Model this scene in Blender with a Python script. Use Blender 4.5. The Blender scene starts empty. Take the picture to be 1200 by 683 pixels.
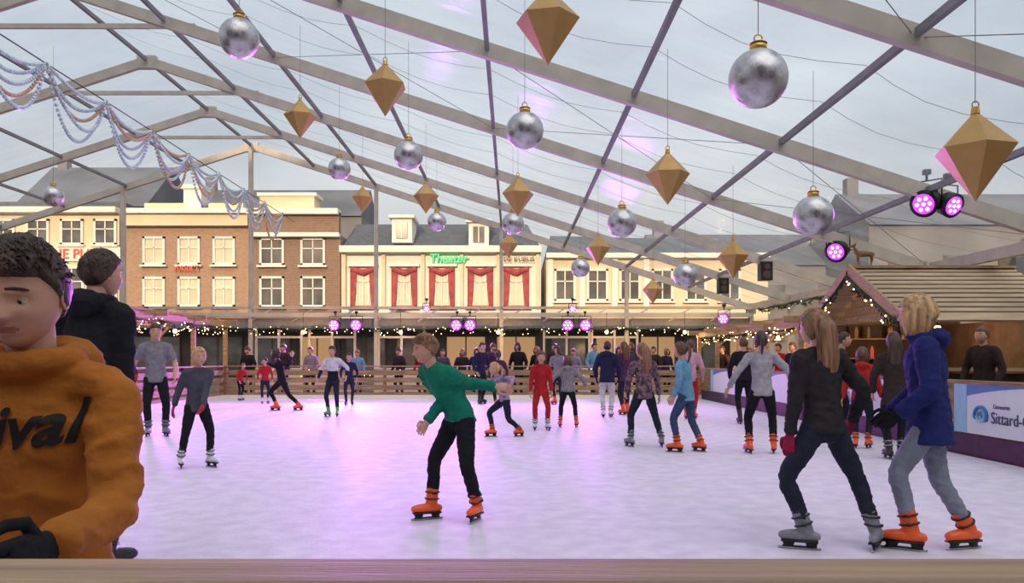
import bpy, math, random, bmesh
import numpy as np
from mathutils import Vector, Matrix, noise
from mathutils.bvhtree import BVHTree
random.seed(7); np.random.seed(7)
V=Vector
sc=bpy.context.scene
sc.view_settings.view_transform='Standard'
CZ=1.3
# ------------------------------------------------------------------ materials
def mat(name,col,rough=.6,metal=0,amt=.12,scale=8,bump=0,bscale=30,emit=None,es=0,stretch=None,spec=.5,col2=None,sheen=0):
    m=bpy.data.materials.new(name); m.use_nodes=True
    nt=m.node_tree; N=nt.nodes; L=nt.links
    b=N['Principled BSDF']; b.inputs['Roughness'].default_value=rough; b.inputs['Metallic'].default_value=metal
    b.inputs['Specular IOR Level'].default_value=spec
    tc=N.new('ShaderNodeTexCoord'); mp=N.new('ShaderNodeMapping')
    if stretch: mp.inputs['Scale'].default_value=stretch
    L.new(tc.outputs['Object'],mp.inputs['Vector'])
    nz=N.new('ShaderNodeTexNoise'); nz.inputs['Scale'].default_value=scale; nz.inputs['Detail'].default_value=4
    L.new(mp.outputs[0],nz.inputs['Vector'])
    cr=N.new('ShaderNodeValToRGB')
    c=np.array(col[:3]); c2=np.array(col2) if col2 is not None else None
    lo=np.clip(c*(1-amt),0,1); hi=np.clip(c*(1+amt),0,1)
    if c2 is not None: lo,hi=c,c2
    cr.color_ramp.elements[0].position=.35; cr.color_ramp.elements[1].position=.65
    cr.color_ramp.elements[0].color=(*lo,1); cr.color_ramp.elements[1].color=(*hi,1)
    L.new(nz.outputs['Fac'],cr.inputs[0]); L.new(cr.outputs[0],b.inputs['Base Color'])
    if bump:
        n2=N.new('ShaderNodeTexNoise'); n2.inputs['Scale'].default_value=bscale; n2.inputs['Detail'].default_value=5
        L.new(mp.outputs[0],n2.inputs['Vector'])
        bp=N.new('ShaderNodeBump'); bp.inputs['Strength'].default_value=bump; bp.inputs['Distance'].default_value=.02
        L.new(n2.outputs['Fac'],bp.inputs['Height']); L.new(bp.outputs[0],b.inputs['Normal'])
    if emit: 
        b.inputs['Emission Color'].default_value=(*emit,1); b.inputs['Emission Strength'].default_value=es
    return m
def S(r,g,b):
    f=lambda c:((c/255+.055)/1.055)**2.4 if c>10 else c/255/12.92
    return (f(r),f(g),f(b))
def cloth(name,c,amt=.15): return mat(name,c,.85,amt=amt,scale=14,bump=.25,bscale=60,spec=.2)
# ------------------------------------------------------------------ mesh builder
def catmull(P,R,n):
    if n<=1 or len(P)<3: return P,R
    out=[];ro=[]
    for i in range(len(P)-1):
        p0=P[max(i-1,0)];p1=P[i];p2=P[i+1];p3=P[min(i+2,len(P)-1)]
        for k in range(n):
            t=k/n
            out.append(.5*((2*p1)+(p2-p0)*t+(2*p0-5*p1+4*p2-p3)*t*t+(3*p1-p0-3*p2+p3)*t**3))
            a,b=R[i],R[i+1]
            if isinstance(a,tuple): ro.append((a[0]*(1-t)+b[0]*t,a[1]*(1-t)+b[1]*t))
            else: ro.append(a*(1-t)+b*t)
    out.append(P[-1]);ro.append(R[-1])
    return out,ro
class MB:
    def __init__(s): s.v=[];s.f=[];s.m=[];s.mats=[]
    def mi(s,m):
        if m not in s.mats: s.mats.append(m)
        return s.mats.index(m)
    def add(s,vs,fs,m):
        o=len(s.v); s.v.extend([tuple(p) for p in vs]); i=s.mi(m)
        for f in fs: s.f.append(tuple(a+o for a in f)); s.m.append(i)
    def box(s,c,sz,m,rot=None):
        c=V(c); hx,hy,hz=sz[0]/2,sz[1]/2,sz[2]/2
        P=[V((x,y,z)) for x in(-hx,hx) for y in(-hy,hy) for z in(-hz,hz)]
        if rot is not None: P=[rot@p for p in P]
        s.add([c+p for p in P],[(0,1,3,2),(4,6,7,5),(0,4,5,1),(2,3,7,6),(0,2,6,4),(1,5,7,3)],m)
    def beam(s,a,b,w,h,m,up=(0,0,1)):
        a=V(a);b=V(b);t=(b-a);L=t.length;t.normalize();u=V(up);l=t.cross(u)
        if l.length<1e-4: l=t.cross(V((0,1,0)))
        l.normalize();u=l.cross(t)
        R=Matrix((l,t,u)).transposed()
        s.box((a+b)/2,(w,L,h),m,R)
    def loft(s,rings,m,seg=20):
        vs=[];fs=[]
        for (c,a,b,ra,rb) in rings:
            for k in range(seg):
                t=2*math.pi*k/seg
                vs.append(c+a*(math.cos(t)*ra)+b*(math.sin(t)*rb))
        n=len(rings)
        for i in range(n-1):
            for k in range(seg):
                k2=(k+1)%seg
                fs.append((i*seg+k,i*seg+k2,(i+1)*seg+k2,(i+1)*seg+k))
        vs.append(rings[0][0]);vs.append(rings[-1][0])
        for k in range(seg):
            k2=(k+1)%seg
            fs.append((n*seg,k2,k)); fs.append((n*seg+1,(n-1)*seg+k,(n-1)*seg+k2))
        s.add(vs,fs,m)
    def tube(s,P,R,m,seg=12,hint=(1,0,0),smooth=1,rnd=False):
        P=[V(p) for p in P]
        if not isinstance(R,(list,)): R=[R]*len(P)
        P,R=catmull(P,R,smooth)
        R=[r if isinstance(r,tuple) else (r,r) for r in R]
        if rnd:
            t0=(P[0]-P[1]).normalized();t1=(P[-1]-P[-2]).normalized()
            pre=[];prr=[];po=[];por=[]
            for q in (.98,.85,.5):
                k=math.sqrt(1-q*q); pre.append(P[0]+t0*min(R[0])*q); prr.append((R[0][0]*k,R[0][1]*k))
            for q in (.5,.85,.98):
                k=math.sqrt(1-q*q); po.append(P[-1]+t1*min(R[-1])*q); por.append((R[-1][0]*k,R[-1][1]*k))
            P=pre+P+po;R=prr+R+por
        a=V(hint);rings=[]
        for i,p in enumerate(P):
            t=(P[min(i+1,len(P)-1)]-P[max(i-1,0)])
            if t.length<1e-9: t=V((0,0,1))
            t.normalize()
            a2=a-t*a.dot(t)
            if a2.length<1e-3:
                a2=V((0,1,0))-t*t.y
                if a2.length<1e-3:a2=V((0,0,1))-t*t.z
            a=a2.normalized();b=t.cross(a)
            rings.append((p,a,b,R[i][0],R[i][1]))
        s.loft(rings,m,seg)
    def ell(s,c,r,m,R=None,seg=16,ring=10):
        c=V(c);ax=(V((1,0,0)),V((0,1,0)),V((0,0,1))) if R is None else R
        rings=[]
        for i in range(ring+1):
            t=math.pi*(i+.02)/(ring+.04);k=math.sin(t)
            rings.append((c+ax[2]*(-math.cos(t)*r[2]),ax[0],ax[1],r[0]*k,r[1]*k))
        s.loft(rings,m,seg)
    def build(s,name,parent=None,smooth=True,bevel=0,recalc=True):
        me=bpy.data.meshes.new(name); me.from_pydata(s.v,[],s.f)
        for m in s.mats: me.materials.append(m)
        me.polygons.foreach_set('material_index',s.m)
        if recalc:
            bm=bmesh.new();bm.from_mesh(me);bmesh.ops.recalc_face_normals(bm,faces=bm.faces);bm.to_mesh(me);bm.free()
        me.polygons.foreach_set('use_smooth',[smooth]*len(s.f))
        me.update()
        o=bpy.data.objects.new(name,me);sc.collection.objects.link(o)
        if bevel:
            md=o.modifiers.new('bev','BEVEL');md.width=bevel;md.segments=2
        if parent:o.parent=parent
        return o
def remesh(mb,voxel,it,wr=0,wscale=16):
    me=bpy.data.meshes.new('t');me.from_pydata(mb.v,[],mb.f)
    bm=bmesh.new();bm.from_mesh(me);bmesh.ops.recalc_face_normals(bm,faces=bm.faces);bm.to_mesh(me);bm.free()
    o=bpy.data.objects.new('t',me);sc.collection.objects.link(o)
    r=o.modifiers.new('r','REMESH');r.mode='VOXEL';r.voxel_size=voxel
    q=o.modifiers.new('s','SMOOTH');q.factor=.5;q.iterations=it
    dg=bpy.context.evaluated_depsgraph_get();e=o.evaluated_get(dg);m2=e.to_mesh()
    n=len(m2.vertices);co=np.empty(n*3);m2.vertices.foreach_get('co',co);co=co.reshape(-1,3)
    no=np.empty(n*3);m2.vertices.foreach_get('normal',no);no=no.reshape(-1,3)
    fs=[tuple(p.vertices) for p in m2.polygons]
    e.to_mesh_clear();bpy.data.objects.remove(o);bpy.data.meshes.remove(me)
    if wr:
        for i in range(n):
            p=V(co[i]);q=V((p.x,p.y,p.z*1.6))
            # ridged folds: sharp-ish creases rather than lumps
            a=noise.noise(q*wscale*.6);b_=noise.noise(V((q.x,q.y,q.z*1.8))*wscale*1.1+V((5,1,2)))
            d=wr*(1.2*(.35-abs(a))+.5*(.3-abs(b_)))
            co[i]+=no[i]*d
    return co,fs
def empty(name,loc=(0,0,0)):
    o=bpy.data.objects.new(name,None);o.location=loc;sc.collection.objects.link(o);return o
def text(name,body,size,loc,rot,m,parent=None,ext=.005,shear=0,align='LEFT',offset=0):
    c=bpy.data.curves.new(name,'FONT');c.body=body;c.size=size;c.extrude=ext;c.shear=shear;c.align_x=align;c.offset=offset
    c.materials.append(m)
    o=bpy.data.objects.new(name,c);o.location=loc;o.rotation_euler=rot;sc.collection.objects.link(o)
    if parent:o.parent=parent
    return o
# ------------------------------------------------------------------ palette
ALU=mat('aluminium_frame',S(188,180,166),.6,.0,.1,3,spec=.3)
ALUD=mat('aluminium_purlin',S(134,134,134),.75,.0,.1,3,spec=.2)
WOOD=mat('pine_wood',S(172,138,100),.7,0,.25,3,.3,20,stretch=(1,8,8))
WOODL=mat('pale_wood',S(186,162,130),.7,0,.2,3,.3,20,stretch=(.6,9,9))
WOODR=mat('rail_wood',S(164,138,106),.65,0,.22,3,.4,22,stretch=(.5,10,10))
WOODY=mat('fence_wood',S(152,122,88),.7,0,.3,3,.3,20,stretch=(1,1,9))
WOODD=mat('dark_wood',S(80,60,46),.7,0,.3,4,.2,20)
STEEL=mat('blade_steel',S(190,190,195),.25,.9,.05)
BLACK=mat('black_plastic',S(24,24,28),.5,0,.2)
SKIN=mat('skin',S(200,150,126),.55,0,.06,30,.05,80)
LIP=mat('lips',S(168,104,92),.45,0,.05)
EYEW=mat('eye_white',S(200,192,184),.25,0,.02)
IRIS=mat('iris',S(50,34,24),.2,0,.1)
def hairm(n,c): return mat(n,c,.5,0,.45,30,.6,60,stretch=(1,1,.12))
H_DARK=hairm('hair_dark_brown',S(66,48,38));H_BLK=hairm('hair_black',S(30,25,24))
H_BRN=hairm('hair_brown',S(98,66,46));H_BLO=hairm('hair_blonde',S(196,156,110));H_LBR=hairm('hair_light_brown',S(142,102,72))
BOOT_O=mat('skate_orange_plastic',S(240,96,34),.4,0,.1,10)
BOOT_G=mat('skate_grey_plastic',S(128,128,138),.4,0,.25,12)
BOOT_W=mat('skate_white_leather',S(214,212,216),.4,0,.08,10)
BOOT_GR=mat('skate_green_plastic',S(80,190,70),.4,0,.12,10)
BOOT_B=mat('skate_black_plastic',S(34,34,38),.4,0,.12,10)
GLV_B=cloth('glove_black',S(28,28,32));GLV_P=cloth('glove_pink',S(150,34,70));GLV_R=cloth('glove_red',S(190,50,70))
JEAN_D=cloth('jeans_dark',S(38,42,56));JEAN_B=cloth('jeans_blue',S(60,76,106));JEAN_L=cloth('jeans_light_grey',S(128,132,146))
PANT_K=cloth('trousers_black',S(28,28,34));PANT_N=cloth('trousers_navy',S(36,40,58));PANT_R=cloth('trousers_red',S(170,40,42));PANT_W=cloth('trousers_white',S(200,196,204))

# ------------------------------------------------------------------ figures
def head(mb,c,R,h,skin,hair,style,det):
    lat,fwd,up=R
    nu,nv={0:(18,14),1:(32,24),2:(110,84)}[det]
    W=lambda x,y,z:c+lat*(x*h)+fwd*(y*h)+up*(z*h)
    th=np.linspace(.012,math.pi-.012,nv);ph=np.linspace(0,2*math.pi,nu,endpoint=False)
    T,Pp=np.meshgrid(th,ph,indexing='ij')
    dx=np.sin(T)*np.sin(Pp);dy=np.sin(T)*np.cos(Pp);dz=np.cos(T)
    def base(dx,dy,dz):
        k=np.clip(-dz,0,1)
        x=.355*dx*(1-.30*k**1.6); y=np.where(dy>0,.42,.47)*dy
        y=np.where(dy<0,y*(1-.55*k**1.2),y)+.07*k
        return x,y,.5*dz
    x,y,z=base(dx,dy,dz)
    fr=np.clip(dy*2.2,0,1)
    g=lambda v,m,s:np.exp(-((v-m)/s)**2)
    ax=np.abs(x)
    t=np.clip((.06-z)/.19,0,1)
    nz=np.where(z>-.13,(.015+.085*t)*np.clip((.10-z)/.05,0,1),.10*np.exp(-((z+.13)/.028)**2))
    add=nz*np.exp(-(x/(.028+.03*t))**2)
    add+=.018*g(z,-.13,.03)*g(ax,.055,.025)
    add-=.045*g(z,.0,.055)*g(ax,.15,.075)
    add+=.018*g(z,.095,.035)*g(ax,.14,.12)
    add+=.024*g(z,-.225,.022)*g(x,0,.085)+.024*g(z,-.275,.024)*g(x,0,.075)-.012*g(z,-.25,.008)*g(x,0,.1)
    add+=.035*g(z,-.41,.07)*g(x,0,.11)-.012*g(z,-.33,.03)*g(x,0,.12)
    add+=.02*g(z,-.11,.09)*g(ax,.2,.08)
    y=y+add*fr
    vs=[W(a,b,cc) for a,b,cc in zip(x.ravel(),y.ravel(),z.ravel())]
    def grid(vs,m,lipm=None):
        fs=[];fl=[]
        for i in range(nv-1):
            for j in range(nu):
                j2=(j+1)%nu;f=(i*nu+j,i*nu+j2,(i+1)*nu+j2,(i+1)*nu+j)
                if lipm is not None and lipm[i,j]: fl.append(f)
                else: fs.append(f)
        n=len(vs);vs=vs+[sum(vs[:nu],V())/nu,sum(vs[-nu:],V())/nu]
        for j in range(nu):
            fs.append((n,(j+1)%nu,j));fs.append((n+1,(nv-1)*nu+j,(nv-1)*nu+(j+1)%nu))
        mb.add(vs,fs,m)
        if fl:
            o=len(mb.v)-len(vs);i=mb.mi(LIP)
            for f in fl: mb.f.append(tuple(a+o for a in f));mb.m.append(i)
    lipm=(g(z,-.25,.04)*g(x,0,.13)>.45)&(dy>0) if det>=1 else None
    grid(vs,skin,lipm)
    for sx in(-1,1):
        A=(lat,fwd,up)
        mb.ell(W(sx*.35,-.03,-.03),(.028*h,.06*h,.10*h),skin,A,10,6)
        if det==2:
            pts=[W(sx*(.372),-.03+.06*math.cos(a),-.03+.10*math.sin(a)) for a in np.linspace(-2.2,2.6,14)]
            mb.tube(pts,.014*h,skin,8)
    for sx in(-1,1):
        ec=W(sx*.15,.292,.0);er=.064*h
        if det==0: mb.ell(W(sx*.15,.35,0),(.04*h,.02*h,.018*h),IRIS,(lat,fwd,up),8,5)
        else:
            mb.ell(ec,(er,er,er),EYEW,(lat,fwd,up),20,14)
            gz=(fwd-up*.15-lat*.1).normalized();mb.ell(ec+gz*er*.60,(er*.5,er*.5,er*.43),IRIS,(lat,fwd,up),14,8)
            for lo in(0,1):
                vs=[];fs=[];n=14;k=8
                for i in range(k+1):
                    if lo: e=-1.3+(.9)*i/k
                    else: e=1.4-(1.15)*i/k
                    for j in range(n+1):
                        a=-1.4+2.8*j/n
                        d=lat*(math.sin(a)*math.cos(e))+fwd*(math.cos(a)*math.cos(e))+up*math.sin(e)
                        vs.append(ec+d*er*1.09)
                for i in range(k):
                    for j in range(n): fs.append((i*(n+1)+j,i*(n+1)+j+1,(i+1)*(n+1)+j+1,(i+1)*(n+1)+j))
                mb.add(vs,fs,skin)
        pts=[W(sx*(.06+.18*q),.405-.07*q*q,.098+.028*math.sin(.9+q*2.1)) for q in np.linspace(0,1,6)]
        mb.tube(pts,[(.010*h,.016*h)]*5+[(.005*h,.006*h)],hair if hair is not H_BLO else H_LBR,8,hint=fwd)
    if style=='none':return
    hx,hy,hz=base(dx,dy,dz)
    line=np.interp(dy,[-1,-.4,0,.25,.5,1],{'short':[-.30,-.22,-.06,.08,.21,.24],'bob':[-.5,-.42,-.36,-.12,.18,.25],'beanie':[-.15,-.1,0,.08,.14,.17]}.get(style,[-.45,-.38,-.2,.02,.22,.27]))
    w=np.clip((hz-line)/.07+.5,0,1);w=w*w*(3-2*w)
    th_={'short':.06,'bob':.12,'beanie':.13}.get(style,.08)
    vs=[]
    for a,b,cc,ww,d0,d1,d2 in zip(hx.ravel(),hy.ravel(),hz.ravel(),w.ravel(),dx.ravel(),dy.ravel(),dz.ravel()):
        nzv=noise.noise(V((d0*9+c.x,d1*9,d2*3)))*.5+noise.noise(V((d0*22,d1*22,d2*5+c.x)))*.5 if style!='beanie' else 0
        k=1+(th_+ (.05 if det==2 else .03)*nzv+ .05*max(d2,0))*2*ww*.9-(1-ww)*.10
        vs.append(W(a*k,b*k,cc*k))
    grid(vs,hair)
    if style=='short' and det==2:
        for i in range(700):
            a=random.uniform(-math.pi,math.pi);e=random.uniform(.2,1.5)
            d=V((math.sin(a)*math.cos(e),math.cos(a)*math.cos(e),math.sin(e)))
            p=V((d.x*.39,d.y*(.45 if d.y>0 else .52),d.z*.565))
            if d.y>.15 and p.z<.29: continue
            q=V((random.uniform(.02,.12),random.uniform(.02,.12),random.uniform(-.01,.03)));p2=p+q;n2=d*.012
            mb.tube([W(*(p-q*.5)),W(*(p+q*.3+n2)),W(*(p2-d*.02))],[.005*h,.010*h,.002*h],hair,5,smooth=3)
    if style=='beanie': mb.ell(W(0,-.1,.68),(.13*h,)*3,hair,None,10,8)
    if style=='long':
        P=[W(0,-.2,.35),W(0,-.48,.05),W(0,-.52,-.4),W(0,-.60,-.9),W(0,-.58,-1.45),W(0,-.52,-1.8)]
        mb.tube(P,[(.2*h,.15*h),(.36*h,.16*h),(.38*h,.17*h),(.36*h,.14*h),(.26*h,.10*h),(.08*h,.04*h)],hair,18,hint=lat,smooth=3)
        for i in range(110 if det==2 else 26 if det==1 else 8):
            q=random.uniform(-1,1);r=random.uniform(-2.15,-1.45)
            P=[W(q*.30,-.35,.28),W(q*.38,-.50+.15*q*q,-.1),W(q*.42+random.uniform(-.05,.05),-.67+.22*q*q,-.8),W(q*.38+random.uniform(-.08,.08),-.62+.1*q*q,r)]
            kk=.55 if det==2 else 1
            mb.tube(P,[.03*h*kk,.04*h*kk,.035*h*kk,.008*h],hair,6,smooth=4)
    if style=='pony':
        P=[W(0,-.42,.25),W(0,-.62,.18),W(.02,-.70,-.15),W(.03,-.62,-.6),W(.03,-.55,-.85)]
        mb.tube(P,[.07*h,.10*h,.11*h,.08*h,.02*h],hair,10,smooth=3)
    if style=='bob':
        nb=140 if det==2 else 26
        for i in range(nb):
            q=-2.35+4.7*i/(nb-1)+random.uniform(-.03,.03);dr=random.uniform(-.05,.03)
            P=[W(.20*math.sin(q+math.pi),.02-.30*math.cos(q),.44),W(.40*math.sin(q+math.pi),.05-.46*math.cos(q),.05),W((.40+dr)*math.sin(q+math.pi),.05-.46*math.cos(q),-.32),W(.35*math.sin(q+math.pi),.06-.41*math.cos(q),-.54+dr)]
            k=.42 if det==2 else 1
            mb.tube(P,[.04*h*k,.065*h*k,.055*h*k,.012*h],hair,6,smooth=3)
def hand(mb,w,d,pn,sgn,size,m,curl,det,glove=False):
    d=d.normalized();pn=(pn-d*pn.dot(d))
    if pn.length<1e-3: pn=V((0,0,1))-d*d.z
    pn.normalize();a=d.cross(pn)*sgn
    k=size/.18*(1.12 if glove else 1);seg=8 if det<2 else 12
    mb.tube([w-d*.02*k,w+d*.02*k,w+d*.055*k,w+d*.085*k],[(.024*k,.019*k),(.032*k,.017*k),(.040*k,.016*k),(.038*k,.012*k)],m,12,hint=a,rnd=True)
    for i,(o,l) in enumerate(((.030,.068),(.010,.076),(-.010,.071),(-.029,.056))):
        p=w+d*(.082*k-abs(i-1)*.004*k)+a*(o*k);dd=(d+a*(o*1.5)).normalized();P=[p-dd*.012*k];ang=curl
        for q in(.45,.3,.25):
            dd=(dd*math.cos(ang)+pn*math.sin(ang)).normalized();p=p+dd*(l*q*k);P.append(p);ang=curl*1.1
        r=.0088*k*(1.25 if glove else 1)
        mb.tube(P,[r*1.08,r*1.02,r*.95,r*.8],m,seg,hint=a,rnd=True)
    p=w+d*.022*k+a*.028*k;P=[p-a*.012*k,p+(d*.5+a*.75).normalized()*.03*k+pn*.006*k,p+(d*.75+a*.5).normalized()*.056*k+pn*.016*k,p+(d*.9+a*.32).normalized()*.078*k+pn*.024*k]
    mb.tube(P,[.013*k,.0115*k,.010*k,.008*k],m,seg,rnd=True)
def ik(a,b,l1,l2,pole):
    d=b-a;L=min(d.length,(l1+l2)*.998);d.normalize();b=a+d*L
    x=(l1*l1-l2*l2+L*L)/(2*L);h=math.sqrt(max(0,l1*l1-x*x))
    p=pole-d*pole.dot(d)
    if p.length<1e-4:p=V((0,0,1))-d*d.z
    p.normalize();return a+d*x+p*h,b
def person(name,x,y,H,yaw,top,bottom,boot,hair,style,lean=5,side=0,feet=None,hands=(None,None),glove=None,tl=.03,bulk=1.,hood=False,short=False,det=1,skin=None,headyaw=0,headtilt=0,crouch=0,twist=0,curl=.35,hs=1.,z0=0,top2=None,poles=(None,None),fyaw=(None,None)):
    skin=skin or SKIN
    Hb=H-.05;yw=math.radians(yaw);O=V((x,y,z0))
    def dirs(a): a=math.radians(a);return V((math.cos(a),math.sin(a),0)),V((math.sin(a),-math.cos(a),0))
    lat,fwd=dirs(yaw);UP=V((0,0,1))
    vox={0:.024,1:.016,2:.009}[det]
    if feet is None: feet=((-lat*.075+fwd*.04),(lat*.075-fwd*.05))
    else: feet=tuple(V((f[0],f[1],0)) for f in feet)
    za=.05+.05*Hb
    hz=.05+.52*Hb
    for f,s in zip(feet,(-1,1)):
        hp=lat*(s*.055*Hb);ho=(f-hp).length
        hz=min(hz,za+math.sqrt(max(.01,(.478*Hb)**2-ho*ho)))
    hz-=crouch
    P=O+UP*hz
    le=math.radians(lean);si=math.radians(side)
    def sp(t):
        if t<=0: return P+UP*(t*Hb)+fwd*(math.sin(le)*t*.35*Hb),UP
        p=V(P);n=6;dd=UP
        for i in range(n):
            tt=t*(i+.5)/n;k=.55+.6*tt/.31;a=le*k;b=si*k
            dd=(fwd*math.sin(a)+lat*math.sin(b)+UP*math.cos(a)*math.cos(b)).normalized()
            p=p+dd*(t*Hb/n)
        return p,dd
    C,cd=sp(.31)
    tlat,tf=dirs(yaw+twist)
    tlat=(tlat-cd*tlat.dot(cd)).normalized()
    mb=MB()
    T=MB();B=MB()
    rings=[]
    for t,w,d in((-tl,.092+.12*max(tl-.04,0),.070+.1*max(tl-.04,0)),(-tl*.5,.092,.071),(0.02,.087,.066),(.1,.078,.060),(.17,.086,.064),(.235,.092,.064),(.275,.082,.055),(.30,.05,.042),(.318,.036,.036)):
        p,dd=sp(t);k=max(0,min(1,t/.25));la=(lat*(1-k)+tlat*k);la=(la-dd*la.dot(dd)).normalized();bb=dd.cross(la)
        q=bulk if t<.3 else 1+(bulk-1)*.5
        rings.append((p,la,bb,w*Hb*q,d*Hb*q))
    T.loft(rings,0,24)
    sh=[];hl=[]
    for i,s in enumerate((-1,1)):
        S_=C-cd*.033*Hb+tlat*(s*.104*Hb);sh.append(S_)
        if hands[i] is None:
            tgt=S_+lat*(s*.05*Hb)+fwd*(.07*Hb)-UP*(.285*Hb)
        else: tgt=O+V(hands[i])
        pole=(-fwd*.8+lat*s*.6-UP*.3) if poles[i] is None else V(poles[i])
        E,Wr=ik(S_,tgt,.168*Hb,.150*Hb,pole);hl.append((S_,E,Wr))
        b=1+(bulk-1)*1.2
        if short:
            e2=S_.lerp(E,.75)
            T.tube([S_+(C-S_)*.3,S_,e2],[.036*Hb*b,.038*Hb*b,.034*Hb*b],0,14,rnd=False)
            mb.tube([S_,E,Wr+(Wr-E)*.03],[.027*Hb,.0235*Hb,.015*Hb],skin,14,smooth=4)
        else:
            we=Wr-(Wr-E).normalized()*.004
            T.tube([S_+(C-S_)*.3,S_,S_.lerp(E,.5),E,E.lerp(Wr,.55),we],[.034*Hb*b,.038*Hb*b,.034*Hb*b,.030*Hb*b,.026*Hb*b,.0215*Hb*b],0,14,smooth=3)
            if det>=1: T.tube([Wr-(Wr-E).normalized()*.035,Wr-(Wr-E).normalized()*.018],[.026*Hb*b,.026*Hb*b],0,14)
    T.tube([sh[0]+cd*.005*Hb,C-cd*.012*Hb,sh[1]+cd*.005*Hb],[.030*Hb*bulk,.042*Hb,.030*Hb*bulk],0,14,smooth=3,rnd=True)
    if hood:
        T.ell(C-fwd*.055*Hb+cd*.012*Hb,(.075*Hb,.045*Hb,.042*Hb),0,(tlat,fwd,UP))
        pts=[C+cd*.022*Hb+(tlat*math.cos(a)*.052+tlat.cross(cd)*math.sin(a)*.046)*Hb for a in np.linspace(0,2*math.pi,17)]
        T.tube(pts,.017*Hb,0,10)
    elif det>=1:
        pts=[C+cd*.012*Hb+(tlat*math.cos(a)*.036+tlat.cross(cd)*math.sin(a)*.036)*Hb for a in np.linspace(0,2*math.pi,13)]
        T.tube(pts,.009*Hb,0,8)
    co,fs=remesh(T,vox,4 if det==2 else 3,.014 if det==2 else .010 if det==1 else .005)
    if top2 is None: mb.add(co,fs,top)
    else:
        zc=P.z+.13*Hb;f1=[];f2=[]
        for f in fs:
            (f2 if np.mean([co[i][2] for i in f])<zc else f1).append(f)
        mb.add(co,f1,top);mb.add(co,f2,top2)
    rings=[]
    for t,w,d in((.05,.074,.055),(.0,.083,.062),(-.04,.080,.060),(-.07,.05,.045)):
        p,dd=sp(t) if t>0 else (P+UP*t*Hb,UP)
        rings.append((p,lat,UP.cross(lat),w*Hb,d*Hb))
    B.loft(rings,0,20)
    for i,s in enumerate((-1,1)):
        hp=P+lat*(s*.048*Hb)-UP*.008*Hb
        A=O+feet[i]+UP*za
        fy=fyaw[i] if fyaw[i] is not None else yaw+s*14
        fl,ff=dirs(fy)
        K,A=ik(hp,A,.245*Hb,.235*Hb,ff+lat*s*.1)
        e=A.lerp(K,.22)
        B.tube([hp,hp.lerp(K,.5),K,K.lerp(A,.35),e],[.054*Hb,.047*Hb,.036*Hb,.034*Hb,.029*Hb],0,16,smooth=3)
        k=Hb/1.6*1.02;k=max(k,.75)
        G=MB();An=V((A.x,A.y,za))
        sd=(K-A).normalized()
        G.tube([A+sd*.135*k,A+sd*.07*k,A+UP*.0,An-ff*.012*k-UP*.045*k],[(.050*k,.052*k),(.046*k,.052*k),(.042*k,.050*k),(.036*k,.045*k)],0,16,hint=fl,smooth=3)
        zs=.062
        G.tube([V((A.x,A.y,zs+.03*k))-ff*.065*k,V((A.x,A.y,zs+.035*k))+ff*.01*k,V((A.x,A.y,zs+.036*k))+ff*.09*k,V((A.x,A.y,zs+.03*k))+ff*.150*k],[(.032*k,.030*k),(.038*k,.038*k),(.044*k,.036*k),(.034*k,.028*k)],0,16,hint=fl,smooth=3,rnd=True)
        co,fs=remesh(G,.008 if det==2 else .011 if det==1 else .018,3)
        mb.add(co,fs,boot)
        mb.tube([A+sd*.10*k,A+sd*.15*k],[(.047*k,.048*k),(.046*k,.048*k)],BLACK,14,hint=fl)
        R=Matrix((fl,ff,UP)).transposed()
        bc=V((A.x,A.y,0))+ff*.04*k
        mb.box(bc+UP*.058,(.062*k,.235*k,.014),BLACK,R)
        for q in(-.075,.07): mb.loft([(bc+ff*q*k+UP*.014,ff,fl,.030*k,.006),(bc+ff*q*k+UP*.056,ff,fl,.042*k,.020*k)],BLACK,10)
        mb.box(bc+UP*.019,(.010,.22*k,.010),BLACK,R)
        mb.box(bc+UP*.008,(.004,.27*k,.016),STEEL,R)
        if det>=1:
            for tt in(.10,.045):
                cc=A+sd*tt*k;aa=sd.cross(fl).normalized()
                pts=[cc+fl*math.cos(a)*.053*k+aa*math.sin(a)*.058*k for a in np.linspace(0,2*math.pi,15)]
                mb.tube(pts,.006*k,BLACK if boot is not BOOT_B else STEEL,6)
                mb.box(cc+fl*s*.056*k,(.01,.03*k,.016*k),BLACK,R)
    co,fs=remesh(B,vox,3,.012 if det==2 else .010 if det>=1 else .004)
    mb.add(co,fs,bottom)
    for i,s in enumerate((-1,1)):
        S_,E,Wr=hl[i];d=(Wr-E).normalized()
        inn=(-lat*s*.8+fwd*.3-UP*.1)
        pn=inn-d*inn.dot(d)
        if pn.length<.1: pn=-UP
        a=d.cross(pn.normalized());sg=1 if a.dot(fwd+UP*.3)>0 else -1
        hand(mb,Wr,d,pn,sg,.112*Hb,glove or skin,curl,det,glove is not None)
    hh=.142*Hb*hs*(1.0 if Hb>1.45 else 1.08)
    ht=math.radians(headtilt)
    hl_,hf=dirs(yaw+headyaw)
    hf2=(hf*math.cos(ht)-UP*math.sin(ht)).normalized();hu=hl_.cross(hf2)*-1
    if hu.z<0:hu=-hu
    nd=(cd*.6+UP*.4).normalized()
    hc=C+nd*(.055*Hb)+UP*(.36*hh)+hf*(.02*Hb)
    mb.tube([C-cd*.03*Hb,C+nd*.03*Hb,hc-hu*.12*hh-hf*.06*hh],[.036*Hb,.031*Hb,.031*Hb],skin,14)
    head(mb,hc,(hl_,hf2,hu),hh,skin,hair,style,det)
    o=mb.build(name)
    return o,dict(C=C,P=P,cd=cd,fwd=fwd,lat=lat,Hb=Hb)

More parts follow.
